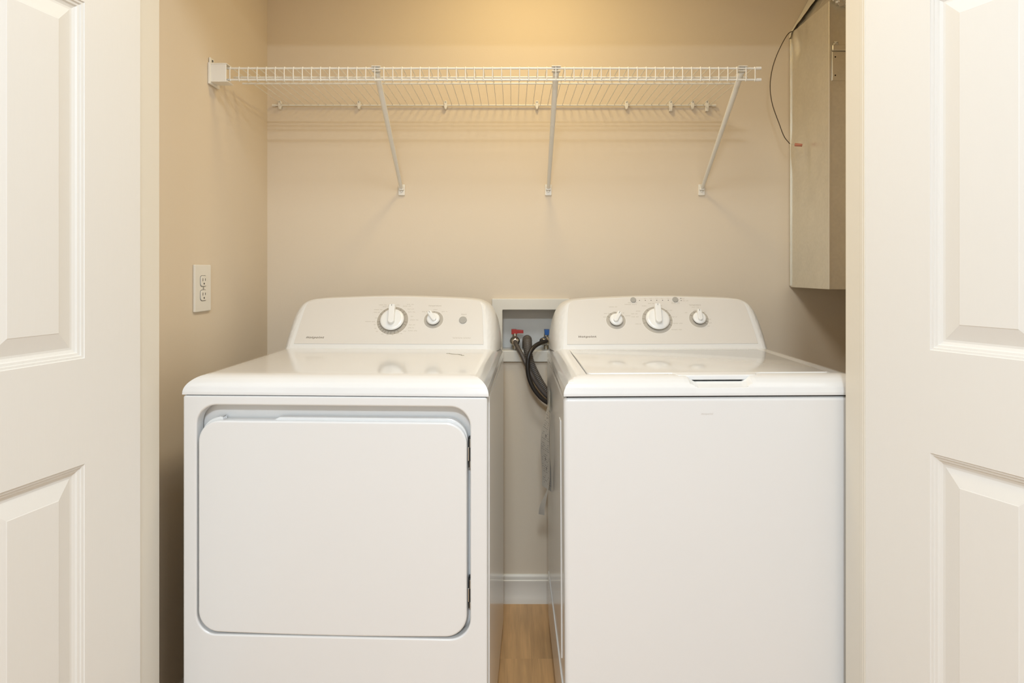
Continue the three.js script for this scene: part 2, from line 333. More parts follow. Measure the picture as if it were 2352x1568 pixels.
function knob(parent, u, t, r, turn) {
  // dial turned on a lathe, with the finger ridge as its own piece
  const k = r / 0.037, g = new THREE.LatheGeometry([[0.0001, 0.0078], [r * 0.72, 0.0074], [r * 0.88, 0.0060], [r * 0.965, 0.0040], [r, 0.0018], [r * 0.995, 0.0006], [r * 0.93, 0.0]].map(([a, b]) => new THREE.Vector2(a, b)).reverse(), 48);
  g.rotateX(Math.PI / 2);
  const m = part('knob', g, M.knob, parent); m.position.copy(onPanel(u, t, 0.0075)); m.quaternion.copy(PAN_Q).multiply(new THREE.Quaternion().setFromAxisAngle(V(0, 0, 1), -turn));
  const w = 0.0098 * Math.min(1, 0.35 + 0.65 * k), s = new THREE.Shape(), y0 = -r * 0.30, y1 = r * 1.22;
  s.moveTo(-w, y1 - w * 0.5); s.lineTo(-w, y0); s.absarc(0, y0, w, Math.PI, 2 * Math.PI, false); s.lineTo(w, y1 - w * 0.5); s.quadraticCurveTo(w, y1, w * 0.55, y1); s.lineTo(-w * 0.55, y1); s.quadraticCurveTo(-w, y1, -w, y1 - w * 0.5);
  const ridge = mesh('pointer', extrude(s, 0.020 * Math.max(0.72, k), 0.003, 0.001, 16, 4), M.knob, m);
  const sock = mesh('shadow_ring', T(new THREE.CylinderGeometry(r * 0.93, r * 0.93, 0.0075, 40).rotateX(Math.PI / 2), 0, 0, -0.0035), M.gap, m); sock.name = 'hub';
  const mk = mesh('mark', box(-0.0006, 0.0006, y1 - 0.008, y1 - 0.002, 0, 0.0004), M.gap, m); mk.position.z = 0.001 + 0.020 * Math.max(0.72, k);
  return m;
}
function button(parent, u, t, r, label) {
  const g = new THREE.LatheGeometry([[r, -0.001], [r, 0.0035], [r * 0.93, 0.0045], [r * 0.6, 0.0042], [0.0001, 0.0041]].map(([a, b]) => new THREE.Vector2(a, b)), 32); g.rotateX(Math.PI / 2);
  const m = part('button', g, M.greyButton, parent); m.position.copy(onPanel(u, t, 0.001)); m.quaternion.copy(PAN_Q); if (label) m.userData.label = label; return m;
}
function feet(t) {
  for (const x of [-0.29, 0.29]) for (const z of [-0.06, -0.59]) part('foot', T(new THREE.CylinderGeometry(0.018, 0.022, 0.026, 20), x, 0.013, z), M.gap, t);
}

// ---------------------------------------------- dryer
const dryer = thing('clothes_dryer', 'white front-loading clothes dryer with two knobs and a wide flat door', 'dryer', [-0.394, 0, 0.787]);
dryer.rotation.y = -2.1 * Math.PI / 180;
{
  const t = dryer;
  mesh('cabinet', rbox(-AW, AW, 0.024, 0.8685, -0.650, -0.036, 0.003), M.enamel, t);
  const fp = roundRect(-AW + 0.0018, AW - 0.0030, 0.022, 0.8715, 0.006);
  fp.holes.push(roundRect(-0.3105, 0.3025, 0.3395, 0.850, 0.045, new THREE.Path()));
  mesh('front_panel', extrude(fp, 0.032, 0.004, -0.032, 20, 4), M.enamel, t);
  // the door: a rear tray with the finger notch in its upper edge, and the outer skin
  const dr = new THREE.Shape(); const x0 = -0.3065, x1 = 0.2955, y0 = 0.3440, y1 = 0.8215, r = 0.048;
  dr.moveTo(x0 + r, y0); dr.quadraticCurveTo((x0 + x1) / 2, y0 - 0.006, x1 - r, y0); dr.absarc(x1 - r, y0 + r, r, -Math.PI / 2, 0); dr.lineTo(x1, y1 - r); dr.absarc(x1 - r, y1 - r, r, 0, Math.PI / 2);
  dr.lineTo(-0.128, y1); dr.lineTo(-0.139, y1 - 0.006); dr.lineTo(-0.256, y1 - 0.006); dr.lineTo(-0.262, y1); dr.lineTo(x0 + r, y1); dr.absarc(x0 + r, y1 - r, r, Math.PI / 2, Math.PI); dr.lineTo(x0, y0 + r); dr.absarc(x0 + r, y0 + r, r, Math.PI, 1.5 * Math.PI);
  const door = mesh('door', extrude(dr, 0.020, 0.0015, -0.0325, 20, 2), M.enamel, t);
  const sk = new THREE.Shape(), X0 = x0 + 0.0005, X1 = x1 - 0.0005, Y0 = y0 + 0.0005, Y1 = y1 - 0.0055;
  sk.moveTo(X0 + r, Y0); sk.quadraticCurveTo((x0 + x1) / 2, Y0 - 0.006, X1 - r, Y0); sk.absarc(X1 - r, Y0 + r, r, -Math.PI / 2, 0); sk.lineTo(X1, Y1 - r); sk.absarc(X1 - r, Y1 - r, r, 0, Math.PI / 2); sk.lineTo(X0 + r, Y1); sk.absarc(X0 + r, Y1 - r, r, Math.PI / 2, Math.PI); sk.lineTo(X0, Y0 + r); sk.absarc(X0 + r, Y0 + r, r, Math.PI, 1.5 * Math.PI);
  mesh('door_skin', extrude(sk, 0.0175, 0.0045, -0.0160, 24, 6), M.enamel, door);
  for (const y of [0.746, 0.434]) {
    const h = part('hinge', rbox(0.2968, 0.3015, y - 0.033, y + 0.033, -0.034, -0.014, 0.0006), M.dark, t);
    mesh('hinge_leaf', merge([rbox(0.2962, 0.2990, y - 0.017, y + 0.013, -0.030, -0.0095, 0.0006), rbox(0.3003, 0.3020, y + 0.012, y + 0.031, -0.030, -0.010, 0.0005), rbox(0.3003, 0.3020, y - 0.032, y - 0.018, -0.030, -0.010, 0.0005)]), M.steel, h);
  }
  mesh('top_panel', topShell(crownY, axisStops(-AW, AW, RX, RX, 0.02), axisStops(-0.64, 0, 0, RZ, 0.02), SKIRT - 0.001), M.enamelTop, t);
  mesh('seam', box(-AW + 0.007, AW - 0.007, 0.860, SKIRT + 0.004, -0.635, -0.006), M.dark, t).name = 'top_gasket';
  mesh('console', CONSOLE, M.plastic, t);
  mesh('control_panel', PANEL, panelMaterial((q) => {
    word(q, 'Hotpoint', -0.2290, 0.135, 0.0560, 30, 'italic bold', '#6f675b');
    dialPrint(q, 0.0035, 0.515, 0.0485, 0.038, [28, 45, 60, 97, 110, 150, 165, 180, 192, 205, 216, 228, 240, 252, 264, 300, 318, 335], '#b3aa9c');
    dialPrint(q, 0.1310, 0.535, 0.0300, 0.021, [-35, 0, 35], '#b9b1a4');
    word(q, 'Temperature', 0.1310, 0.855, 0.0410, 20, 'normal', '#aba294');
    strokes(q, 0.134, 0.765, 0.013); strokes(q, 0.101, 0.72, 0.018); strokes(q, 0.163, 0.72, 0.018);
    word(q, 'Start', 0.2240, 0.66, 0.0175, 20, 'normal', '#b0a798'); strokes(q, 0.2255, 0.60, 0.018, 0.0014, '#cdc5b8');
    strokes(q, 0.2225, 0.135, 0.0560, 0.0022, '#c0b7a8');
    for (const [u, t, w] of [[-0.046, 0.76, 0.026], [-0.049, 0.70, 0.020], [-0.048, 0.57, 0.008], [-0.066, 0.49, 0.030], [-0.050, 0.42, 0.006], [-0.046, 0.34, 0.006], [-0.040, 0.27, 0.006], [-0.022, 0.215, 0.007], [-0.006, 0.20, 0.007], [0.010, 0.20, 0.006], [0.030, 0.225, 0.020], [-0.022, 0.83, 0.024], [-0.034, 0.87, 0.024], [-0.008, 0.86, 0.018], [0.014, 0.87, 0.010], [0.043, 0.845, 0.026], [0.053, 0.885, 0.022], [0.056, 0.775, 0.022], [0.060, 0.71, 0.022], [0.063, 0.61, 0.008], [0.071, 0.53, 0.026], [0.066, 0.42, 0.020], [0.064, 0.355, 0.018], [0.070, 0.29, 0.028], [0.046, 0.28, 0.010]]) strokes(q, u, t, w);
  }), t);
  knob(t, 0.0035, 0.515, 0.037, -0.06); knob(t, 0.1310, 0.535, 0.0205, -0.62); button(t, 0.2225, 0.525, 0.0118, 'round grey start button');
  const crumbs = []; for (let i = 0; i < 7; i++) { const u = i / 6, g = new THREE.BoxGeometry(0.006 + 0.007 * rnd(), 0.0008, 0.0012); g.rotateY(-0.35 + 0.7 * rnd()); crumbs.push(T(g, 0.198 + 0.045 * u, HTOP + 0.0004, -0.405 + 0.035 * u + 0.014 * (rnd() - 0.5))); }
  mesh('adhesive_residue', merge(crumbs), std([0.30, 0.27, 0.20], 0.6), t);
  feet(t);
}

// ---------------------------------------------- washer
const washer = thing('washing_machine', 'white top-loading washing machine with three knobs and a handle scoop in its lid', 'washer', [0.4620, 0, 0.787]);
washer.rotation.set(0, 0.05 * Math.PI / 180, 0.3 * Math.PI / 180);
const LID = { x0: -0.284, x1: 0.272, z0: -0.468, z1: -0.053, tab0: -0.082, tab1: 0.098, zt: -0.034 };
{
  const t = washer;
  mesh('cabinet', rbox(-AW, AW, 0.024, 0.8712, -0.650, -0.0015, 0.011, 5), M.enamel, t);
  // stamped relief on the side that faces the dryer
  part('side_rib', rbox(-AW - 0.003, -AW + 0.004, 0.06, 0.20, -0.60, -0.04, 0.003), M.enamel, t);
  part('side_rib', rbox(-AW - 0.0022, -AW + 0.004, 0.24, 0.80, -0.12, -0.085, 0.0022), M.enamel, t);
  const g = 0.0028, xc = (LID.tab0 + LID.tab1) / 2;
  const yf = (x, z) => {
    let y = crownY(x, z);
    if (x > LID.x0 - g && x < LID.x1 + g && z > LID.z0 && z < LID.z1 + g) y = Math.min(y, HTOP - 0.011);
    if (x > LID.x0 - g && x < LID.x1 + g && z > LID.z1 - 0.03) { /* handle scoop below the lid's tab */
      const s = (z < -0.0375 ? 0.8890 : 0.8885 + 0.0105 * smooth(-0.008, -0.034, z)) + Math.max(0, Math.abs(x - xc - 0.002) - 0.054) * 0.60; if (s < y) { const d = smooth(0, 0.008, y - s); y = y - (y - s) * (0.25 + 0.75 * d); }
    }
    return y;
  };
  const zz = [-0.0372, -0.0378]; const ex = [LID.x0 - g - 0.0002, LID.x0 - g + 0.0002, LID.x1 + g - 0.0002, LID.x1 + g + 0.0002], ez = [LID.z1 + g - 0.0002, LID.z1 + g + 0.0002, ...zz];
  mesh('top_panel', topShell(yf, axisStops(-AW, AW, RX, RX, 0.0025, ex), axisStops(-0.64, 0, 0, RZ, 0.012, ez), SKIRT - 0.001, 0.95), M.enamelTop, t);
  mesh('top_gasket', box(-AW + 0.007, AW - 0.007, 0.860, SKIRT + 0.004, -0.635, -0.006), M.dark, t);
  // lid, its outline with the front tab
  const s = new THREE.Shape(), L = LID, k = 0.012, v = (x, z) => [x, -z];   // shape y = -z
  s.moveTo(...v(L.x0, L.z0)); s.lineTo(...v(L.x1, L.z0)); s.lineTo(...v(L.x1, L.z1 - k)); s.quadraticCurveTo(...v(L.x1, L.z1), ...v(L.x1 - k, L.z1));
  s.lineTo(...v(L.tab1 + 0.016, L.z1)); s.quadraticCurveTo(...v(L.tab1 + 0.004, L.z1), ...v(L.tab1, L.zt - 0.005)); s.quadraticCurveTo(...v(L.tab1 - 0.001, L.zt), ...v(L.tab1 - 0.008, L.zt));
  s.lineTo(...v(L.tab0 + 0.008, L.zt)); s.quadraticCurveTo(...v(L.tab0 + 0.001, L.zt), ...v(L.tab0, L.zt - 0.005)); s.quadraticCurveTo(...v(L.tab0 - 0.004, L.z1), ...v(L.tab0 - 0.016, L.z1));
  s.lineTo(...v(L.x0 + k, L.z1)); s.quadraticCurveTo(...v(L.x0, L.z1), ...v(L.x0, L.z1 - k)); s.lineTo(...v(L.x0, L.z0));
  const lg = extrude(s, 0.0115, 0.003, 0, 8, 4); lg.rotateX(-Math.PI / 2);  // shape (x, -z) lies down; extrusion points up
  lg.scale(1, 1, 1); const lp = lg.attributes.position; for (let i = 0; i < lp.count; i++) { const z = lp.getZ(i); lp.setY(i, lp.getY(i) + HTOP - 0.0110 + 0.0012); if (z > L.z1) lp.setY(i, lp.getY(i) - 0.15 * (z - L.z1)); }
  const lid = mesh('lid', toCreasedNormals(lg, 0.5), M.enamelTop, t);
  mesh('console', CONSOLE, M.plastic, t);
  mesh('control_panel', PANEL, panelMaterial((q) => {
    word(q, 'Hotpoint', -0.2265, 0.165, 0.0560, 30, 'bold', '#6f675b');
    dialPrint(q, -0.0055, 0.53, 0.0470, 0.038, [-105, -85, -62, -38, 45, 68, 92, 115], '#bbb3a6');
    dialPrint(q, -0.1340, 0.52, 0.0300, 0.021, [-60, -30, 0, 30, 60], '#bbb3a6'); dialPrint(q, 0.1240, 0.545, 0.0300, 0.021, [-60, -25, 40, 90, 110, 130], '#bbb3a6');
    word(q, 'Temperature', 0.1200, 0.865, 0.0370, 20, 'normal', '#aba294'); strokes(q, 0.120, 0.815, 0.022, 0.002);
    strokes(q, -0.138, 0.83, 0.026); strokes(q, -0.135, 0.715, 0.011); strokes(q, -0.160, 0.68, 0.018); strokes(q, -0.114, 0.69, 0.018); strokes(q, -0.167, 0.60, 0.011); strokes(q, -0.095, 0.625, 0.016);
    for (const [u, t, w] of [[-0.017, 0.905, 0.020], [-0.040, 0.85, 0.014], [0.009, 0.855, 0.014], [-0.061, 0.73, 0.014], [-0.074, 0.67, 0.020], [-0.073, 0.60, 0.022], [-0.066, 0.44, 0.017], [0.034, 0.745, 0.024], [0.049, 0.595, 0.018], [0.056, 0.45, 0.030], [0.050, 0.31, 0.032], [-0.075, 0.925, 0.030], [-0.082, 0.885, 0.038], [0.060, 0.93, 0.026], [0.060, 0.90, 0.026], [0.117, 0.74, 0.010], [0.088, 0.69, 0.008], [0.143, 0.70, 0.012], [0.155, 0.535, 0.012], [0.156, 0.455, 0.012], [0.150, 0.385, 0.008], [0.086, 1.01, 0.010], [0.092, 0.965, 0.020]]) strokes(q, u, t, w);
    q.x.fillStyle = '#2b2620';
    for (let i = 0; i < 6; i++) { q.x.beginPath(); q.x.arc(q.px(-0.0525 + i * 0.0182), q.py(0.978), 4.6, 0, 7); q.x.fill(); }
    for (const t of [1.02, 0.97]) { q.x.beginPath(); q.x.arc(q.px(0.0790), q.py(t), 4.6, 0, 7); q.x.fill(); }
    for (let i = 1; i < 6; i++) strokes(q, -0.0525 + i * 0.0182, 1.018, 0.008, 0.0016, '#c6bdae');
  }), t);
  knob(t, -0.1340, 0.52, 0.0205, 0.52); knob(t, -0.0055, 0.53, 0.0370, 0.05); knob(t, 0.1240, 0.545, 0.0205, 0.03);
  button(t, -0.0725, 0.985, 0.0090, 'round grey button at the start of the row of lights'); button(t, 0.0605, 0.988, 0.0090, 'round grey button at the end of the row of lights');
  // faint ghost of the brand on the front
  const c = document.createElement('canvas'); c.width = 256; c.height = 64; const x = c.getContext('2d'); x.clearRect(0, 0, 256, 64);
  x.fillStyle = '#e6e5e3'; x.fillRect(0, 0, 256, 64); x.font = 'italic bold 44px sans-serif'; x.fillStyle = '#cbc7c0'; x.textAlign = 'center'; x.textBaseline = 'middle'; x.save(); x.translate(128, 32); x.scale(1.2, 0.9); x.fillText('Hotpoint', 0, 0); x.restore();
  const tex = new THREE.CanvasTexture(c); tex.colorSpace = THREE.SRGBColorSpace;
  mesh('brand_mark', T(new THREE.BoxGeometry(0.030, 0.0072, 0.0004), -0.0255, 0.8325, -0.0016), phys([1, 1, 1], 0.3, { map: tex, clearcoat: 0.55, clearcoatRoughness: 0.12 }), t);
  feet(t);
}

// ---------------------------------------------- washer outlet box in the back wall
const outletBox = thing('washer_outlet_box', 'cream recessed plumbing box in the back wall between dryer and washer', 'plumbing box', [0.064, 0.866, 0]);
const bx = (x) => x - 0.064, by = (y) => y - 0.866;
{
  const t = outletBox, s = roundRect(bx(-0.070), bx(0.200), by(0.834), by(1.0535), 0.004);
  s.holes.push(roundRect(bx(-0.033), bx(0.163), by(0.8735), by(1.0140), 0.003, new THREE.Path()));
  mesh('frame', extrude(s, 0.0125, 0.003, -0.0005, 6, 3), M.box, t);
  mesh('tub', merge([box(bx(-0.037), bx(0.167), by(0.870), by(1.017), -0.094, -0.090), box(bx(-0.037), bx(-0.0335), by(0.870), by(1.017), -0.090, 0.0015), box(bx(0.1635), bx(0.167), by(0.870), by(1.017), -0.090, 0.0015),
    box(bx(-0.0335), bx(0.1635), by(0.870), by(0.8735), -0.090, 0.0015), box(bx(-0.0335), bx(0.1635), by(1.0140), by(1.017), -0.090, 0.0015)]), M.boxIn, t);
}
function valve(name, x, h, handleGeo, mat, label) {    // brass quarter-turn valve standing on the box floor
  const m = part('valve', merge([T(new THREE.CylinderGeometry(0.009, 0.010, 0.022, 6), bx(x), by(0.8745) + 0.010, -0.034), rod(V(bx(x), by(0.905), -0.044), V(bx(x), by(0.905), -0.012), 0.0125, 20), T(new THREE.CylinderGeometry(0.0075, 0.0085, 0.016, 12), bx(x), by(0.921), -0.030)]), M.brass, outletBox);
  m.userData.label = label; mesh('handle', handleGeo, mat, m); return m;
}
{
  const redS = new THREE.Shape([[-0.012, 0], [0.005, 0], [0.010, 0.0035], [0.030, 0.0035], [0.030, 0.0145], [0.006, 0.0165], [0.004, 0.018], [-0.012, 0.018]].map((p) => new THREE.Vector2(...p)));
  valve('valve', 0.010, 0, T(extrude(redS, 0.013, 0.0015, 0), bx(0.010), by(0.926), -0.037), M.red, 'hot water valve with red handle');
  const blueS = new THREE.Shape([[-0.007, 0], [0.007, 0], [0.0085, 0.019], [-0.0085, 0.019]].map((p) => new THREE.Vector2(...p)));
  valve('valve', 0.1205, 0, T(extrude(blueS, 0.034, 0.0015, -0.052), bx(0.1225), by(0.9235), 0.0), M.blue, 'cold water valve with blue handle');
}
const at = (px, py, d) => V((px - 1176) * d / FOCAL, 1.149 - (py - 622) * d / FOCAL, 2.165 - d);
function hose(name, label, pts, r, mat, coupler) {
  const t = thing(name, label, 'hose', [pts[0].x, pts[0].y, pts[0].z]); const o = pts[0];
  mesh('tube', tube(pts.map((p) => p.clone().sub(o)), r, 90, 16), mat, t);
  if (coupler) mesh('coupling', coupler, M.chrome, t);
  return t;
}
function nutGeo(dir, r, len) {                      // ringed hose nut, axis along dir from the origin
  const g = merge([new THREE.LatheGeometry([[r * 0.55, -0.002], [r, -0.002], [r * 1.05, 0.002], [r, 0.006], [r * 0.82, 0.0075], [r * 0.80, len], [r * 0.5, len]].map(([a, b]) => new THREE.Vector2(a, b)), 24), T(new THREE.CylinderGeometry(r * 0.86, r * 0.86, len * 0.5, 6), 0, len * 0.6, 0)]);
  g.applyQuaternion(new THREE.Quaternion().setFromUnitVectors(V(0, 1, 0), dir.clone().normalize())); return g;
}
{
  const h = [V(0.010, 0.905, -0.012), V(0.0115, 0.901, 0.012), V(0.020, 0.886, 0.030), V(0.0335, 0.864, 0.048), V(0.046, 0.838, 0.060), V(0.062, 0.806, 0.068), V(0.089, 0.762, 0.072), V(0.125, 0.722, 0.075), V(0.180, 0.69, 0.077), V(0.25, 0.70, 0.077)];
  hose('fill_hose', 'dark grey hot water hose below the red valve handle', h, 0.0072, M.rubberGrey, nutGeo(V(0.05, -0.12, 1), 0.0168, 0.022));
  const cw = [V(0.1195, 0.905, -0.012), V(0.117, 0.905, 0.010), V(0.098, 0.9035, 0.040), V(0.074, 0.893, 0.070), V(0.058, 0.872, 0.088), V(0.052, 0.840, 0.092), V(0.056, 0.797, 0.094), V(0.073, 0.757, 0.096), V(0.103, 0.722, 0.096), V(0.135, 0.705, 0.094), V(0.20, 0.70, 0.090), V(0.27, 0.72, 0.086)];
  hose('fill_hose', 'glossy black cold water hose curving below the blue valve handle', cw, 0.0074, M.rubberBlack, nutGeo(V(-0.75, -0.05, 0.9), 0.0160, 0.022));
  // corrugated drain hose: rises out of the box drain, bends over the lip and falls behind the washer
  const d = thing('drain_hose', 'grey corrugated drain hose looping out of the outlet box between the valves', 'hose', [0.053, 0.874, -0.05]), o = d.position;
  const c = new THREE.CatmullRomCurve3([V(0.053, 0.876, -0.055), V(0.053, 0.896, -0.046), V(0.053, 0.908, -0.018), V(0.0535, 0.897, 0.012), V(0.055, 0.872, 0.030), V(0.063, 0.838, 0.040), V(0.083, 0.793, 0.045), V(0.108, 0.750, 0.048), V(0.140, 0.710, 0.052), V(0.20, 0.67, 0.056), V(0.28, 0.66, 0.06)].map((p) => p.sub(o)));
  const n = 340, rad = 18, fr = c.computeFrenetFrames(n, false), pos = [], idx = [];
  for (let i = 0; i <= n; i++) { const u = i / n, p = c.getPointAt(u), smoothEnd = u < 0.15, r = (smoothEnd ? 0.0168 : 0.0150 - 0.002 * smooth(0.15, 0.35, u)) + (u < 0.17 || u > 0.80 ? 0 : 0.0012 * Math.sin(u * 2 * Math.PI * 78)); for (let j = 0; j <= rad; j++) { const a = j / rad * 2 * Math.PI, v = fr.normals[i].clone().multiplyScalar(Math.cos(a)).addScaledVector(fr.binormals[i], Math.sin(a)); pos.push(p.x + v.x * r, p.y + v.y * r, p.z + v.z * r); } }
  for (let i = 0; i < n; i++) for (let j = 0; j < rad; j++) { const a = i * (rad + 1) + j, b = a + 1, e = a + rad + 1, f = e + 1; idx.push(a, b, e, b, f, e); }
  mesh('corrugated_tube', indexed(pos, idx), M.drain, d);
}

// ---------------------------------------------- duplex receptacle on the left wall
{
  const t = thing('wall_outlet', 'white two-socket electrical outlet plate on the left wall above the dryer', 'outlet', [XL, 1.102, 0.462]);
  // built facing +z, then turned to face +x
  const rot = (g) => g.rotateY(Math.PI / 2);
  mesh('cover_plate', rot(extrude(roundRect(-0.0445, 0.0445, -0.064, 0.064, 0.003), 0.0065, 0.0025, 0, 6, 4)), M.whitePlastic, t);
  for (const y of [0.0195, -0.0195]) {
    const s = roundRect(-0.0165, 0.0165, y - 0.0140, y + 0.0140, 0.0085);
    const f = part('receptacle', rot(extrude(s, 0.0030, 0.0008, 0.0058, 10, 2)), M.whitePlastic, t);
    mesh('slots', rot(merge([box(-0.0078, -0.0058, y - 0.0005, y + 0.0075, 0.0080, 0.0092), box(0.0058, 0.0078, y + 0.0005, y + 0.0070, 0.0080, 0.0092), T(new THREE.CylinderGeometry(0.0026, 0.0026, 0.0012, 14).rotateX(Math.PI / 2), 0, y - 0.0072, 0.0086)])), M.dark, f);
    mesh('surround', rot(extrude((() => { const o = roundRect(-0.0178, 0.0178, y - 0.0153, y + 0.0153, 0.0095); o.holes.push(roundRect(-0.0168, 0.0168, y - 0.0143, y + 0.0143, 0.0088, new THREE.Path())); return o; })(), 0.0008, 0, 0.0062)), M.gap, f);
  }
  mesh('screw', rot(T(new THREE.CylinderGeometry(0.0030, 0.0032, 0.0014, 16).rotateX(Math.PI / 2), 0, 0, 0.0068)), M.steel, t);
}

// ---------------------------------------------- ventilated wire shelf
{
  const Y = 1.7225, Z1 = 0.404, t = thing('wire_shelf', 'white wire shelf on three slanted braces above the dryer and washer', 'shelf', [-0.06, Y, 0]), X0 = -0.800 + 0.06, X1 = 0.694 + 0.06;
  const lip = -0.0335;
  const rail = (y, z, r, a, b) => part('rail', rod(V(a, y, z), V(b, y, z), r, 12), M.wire, t);
  rail(-0.001, Z1, 0.0030, X0 - 0.02, X1 + 0.002); rail(lip, Z1 + 0.001, 0.0030, X0 - 0.02, X1 + 0.002);
  rail(-0.0035, 0.330, 0.0028, X0 - 0.02, X1); rail(-0.0035, 0.270, 0.0028, X0 - 0.02, X1); rail(0.0, 0.0085, 0.0029, X0 - 0.028, X1 + 0.008);
  // one deck wire, bent down over the front lip; every wire is a mesh of its own
  const wg = merge([rod(V(0, 0.0020, 0.0085), V(0, 0.0020, Z1 + 0.0005), 0.0013, 6), tube([V(0, 0.0020, Z1 - 0.004), V(0, 0.0022, Z1 + 0.001), V(0, 0.0006, Z1 + 0.0040), V(0, -0.006, Z1 + 0.0046), V(0, -0.02, Z1 + 0.0046), V(0, lip + 0.004, Z1 + 0.0046), V(0, lip - 0.0025, Z1 + 0.0036), V(0, lip - 0.0042, Z1 + 0.0010)], 0.0015, 26, 8)]);
  const n = 59; for (let i = 0; i < n; i++) { const m = part('wire', wg, M.wire, t); m.position.x = X0 + 0.004 + i * 0.02555; }
  for (const y of [-0.001, lip]) part('end_cap', rod(V(X1 - 0.004, y, Z1 + 0.0005), V(X1 + 0.010, y, Z1 + 0.0005), 0.0046, 14), M.whitePlastic, t);
  part('end_cap', rod(V(X1 + 0.0, 0, 0.0085), V(X1 + 0.012, 0, 0.0085), 0.0046, 14), M.whitePlastic, t); part('end_cap', rod(V(X0 - 0.030, 0, 0.0085), V(X0 - 0.018, 0, 0.0085), 0.0046, 14), M.whitePlastic, t);
  // braces
  for (const x of [-0.384, 0.125, 0.652]) {
    const lx = x + 0.06, f = V(lx + (x > 0.5 ? 0.006 : 0.001), -0.288, 0.010), top = V(lx, -0.010, Z1 - 0.008);
    const b = part('brace', (() => { const g = new THREE.CylinderGeometry(0.0088, 0.0062, 1, 14); g.scale(1, f.distanceTo(top), 0.8); g.applyQuaternion(new THREE.Quaternion().setFromUnitVectors(V(0, 1, 0), top.clone().sub(f).normalize())); return T(g, (f.x + top.x) / 2, (f.y + top.y) / 2, (f.z + top.z) / 2); })(), M.wire, t);
    mesh('foot_plate', merge([extrude(roundRect(f.x - 0.0115, f.x + 0.0115, -0.312, -0.273, 0.003), 0.0060, 0.0018, 0, 6, 3), rbox(f.x - 0.0085, f.x + 0.0085, -0.295, -0.280, 0.004, 0.014, 0.003)]), M.whitePlastic, b);
    mesh('screw', T(new THREE.SphereGeometry(0.0046, 14, 8).scale(1, 1, 0.5), f.x, -0.298, 0.0062), M.whitePlastic, b);
    mesh('hook', merge([rbox(lx - 0.013, lx + 0.013, 0.0030, 0.0052, Z1 - 0.012, Z1 + 0.006, 0.0008), rbox(lx - 0.012, lx + 0.012, -0.0095, -0.0072, Z1 - 0.012, Z1 + 0.004, 0.0008), rbox(lx - 0.006, lx + 0.006, -0.018, 0.004, Z1 - 0.0135, Z1 - 0.008, 0.001)]), M.whitePlastic, b);
  }
  // wall clips along the rear rail
  for (const [px, wide] of [[645, 0], [826, 0], [1024, 0], [1233, 0], [1438, 0], [1539, 1], [1589, 0], [1622, 1]]) {
    const x = (px - 1176) / 661 + 0.06, s = new THREE.Shape(), w = wide ? 0.0062 : 0.0060, lo = wide ? -0.021 : -0.014;
    s.moveTo(-w, 0.006); s.absarc(0, 0.010, w, Math.PI, 0, true); s.lineTo(w, -0.004); s.lineTo(wide ? w * 0.8 : w * 0.5, lo); s.lineTo(wide ? -w * 0.8 : -w * 0.5, lo); s.lineTo(-w, -0.004); s.closePath();
    const c = part('wall_clip', T(extrude(s, 0.0125, 0.0018, 0, 8, 3), x, 0, 0.001), M.whitePlastic, t);
    mesh('screw', T(new THREE.SphereGeometry(0.0030, 12, 8).scale(1, 1, 0.5), x, 0.0105, 0.0135), M.steel, c);
  }
  // socket bracket that carries the front rails at the left wall
  const e = XL + 0.06;
  const eb = mesh('end_bracket', merge([rbox(e + 0.0005, e + 0.008, -0.050, 0.010, Z1 - 0.036, Z1 + 0.022, 0.002), rbox(e + 0.004, e + 0.055, -0.0440, -0.0405, Z1 - 0.020, Z1 + 0.018, 0.0015), rbox(e + 0.004, e + 0.052, 0.0055, 0.009, Z1 - 0.020, Z1 + 0.018, 0.0015), rbox(e + 0.004, e + 0.050, -0.0430, 0.0075, Z1 + 0.0125, Z1 + 0.0165, 0.0018), rbox(e + 0.001, e + 0.0055, 0.006, 0.026, Z1 - 0.008, Z1 + 0.016, 0.002)]), M.whitePlastic, t);
  mesh('screw', rod(V(e + 0.005, 0.018, Z1 + 0.004), V(e + 0.0068, 0.018, Z1 + 0.004), 0.0032, 12), M.gap, eb);
}

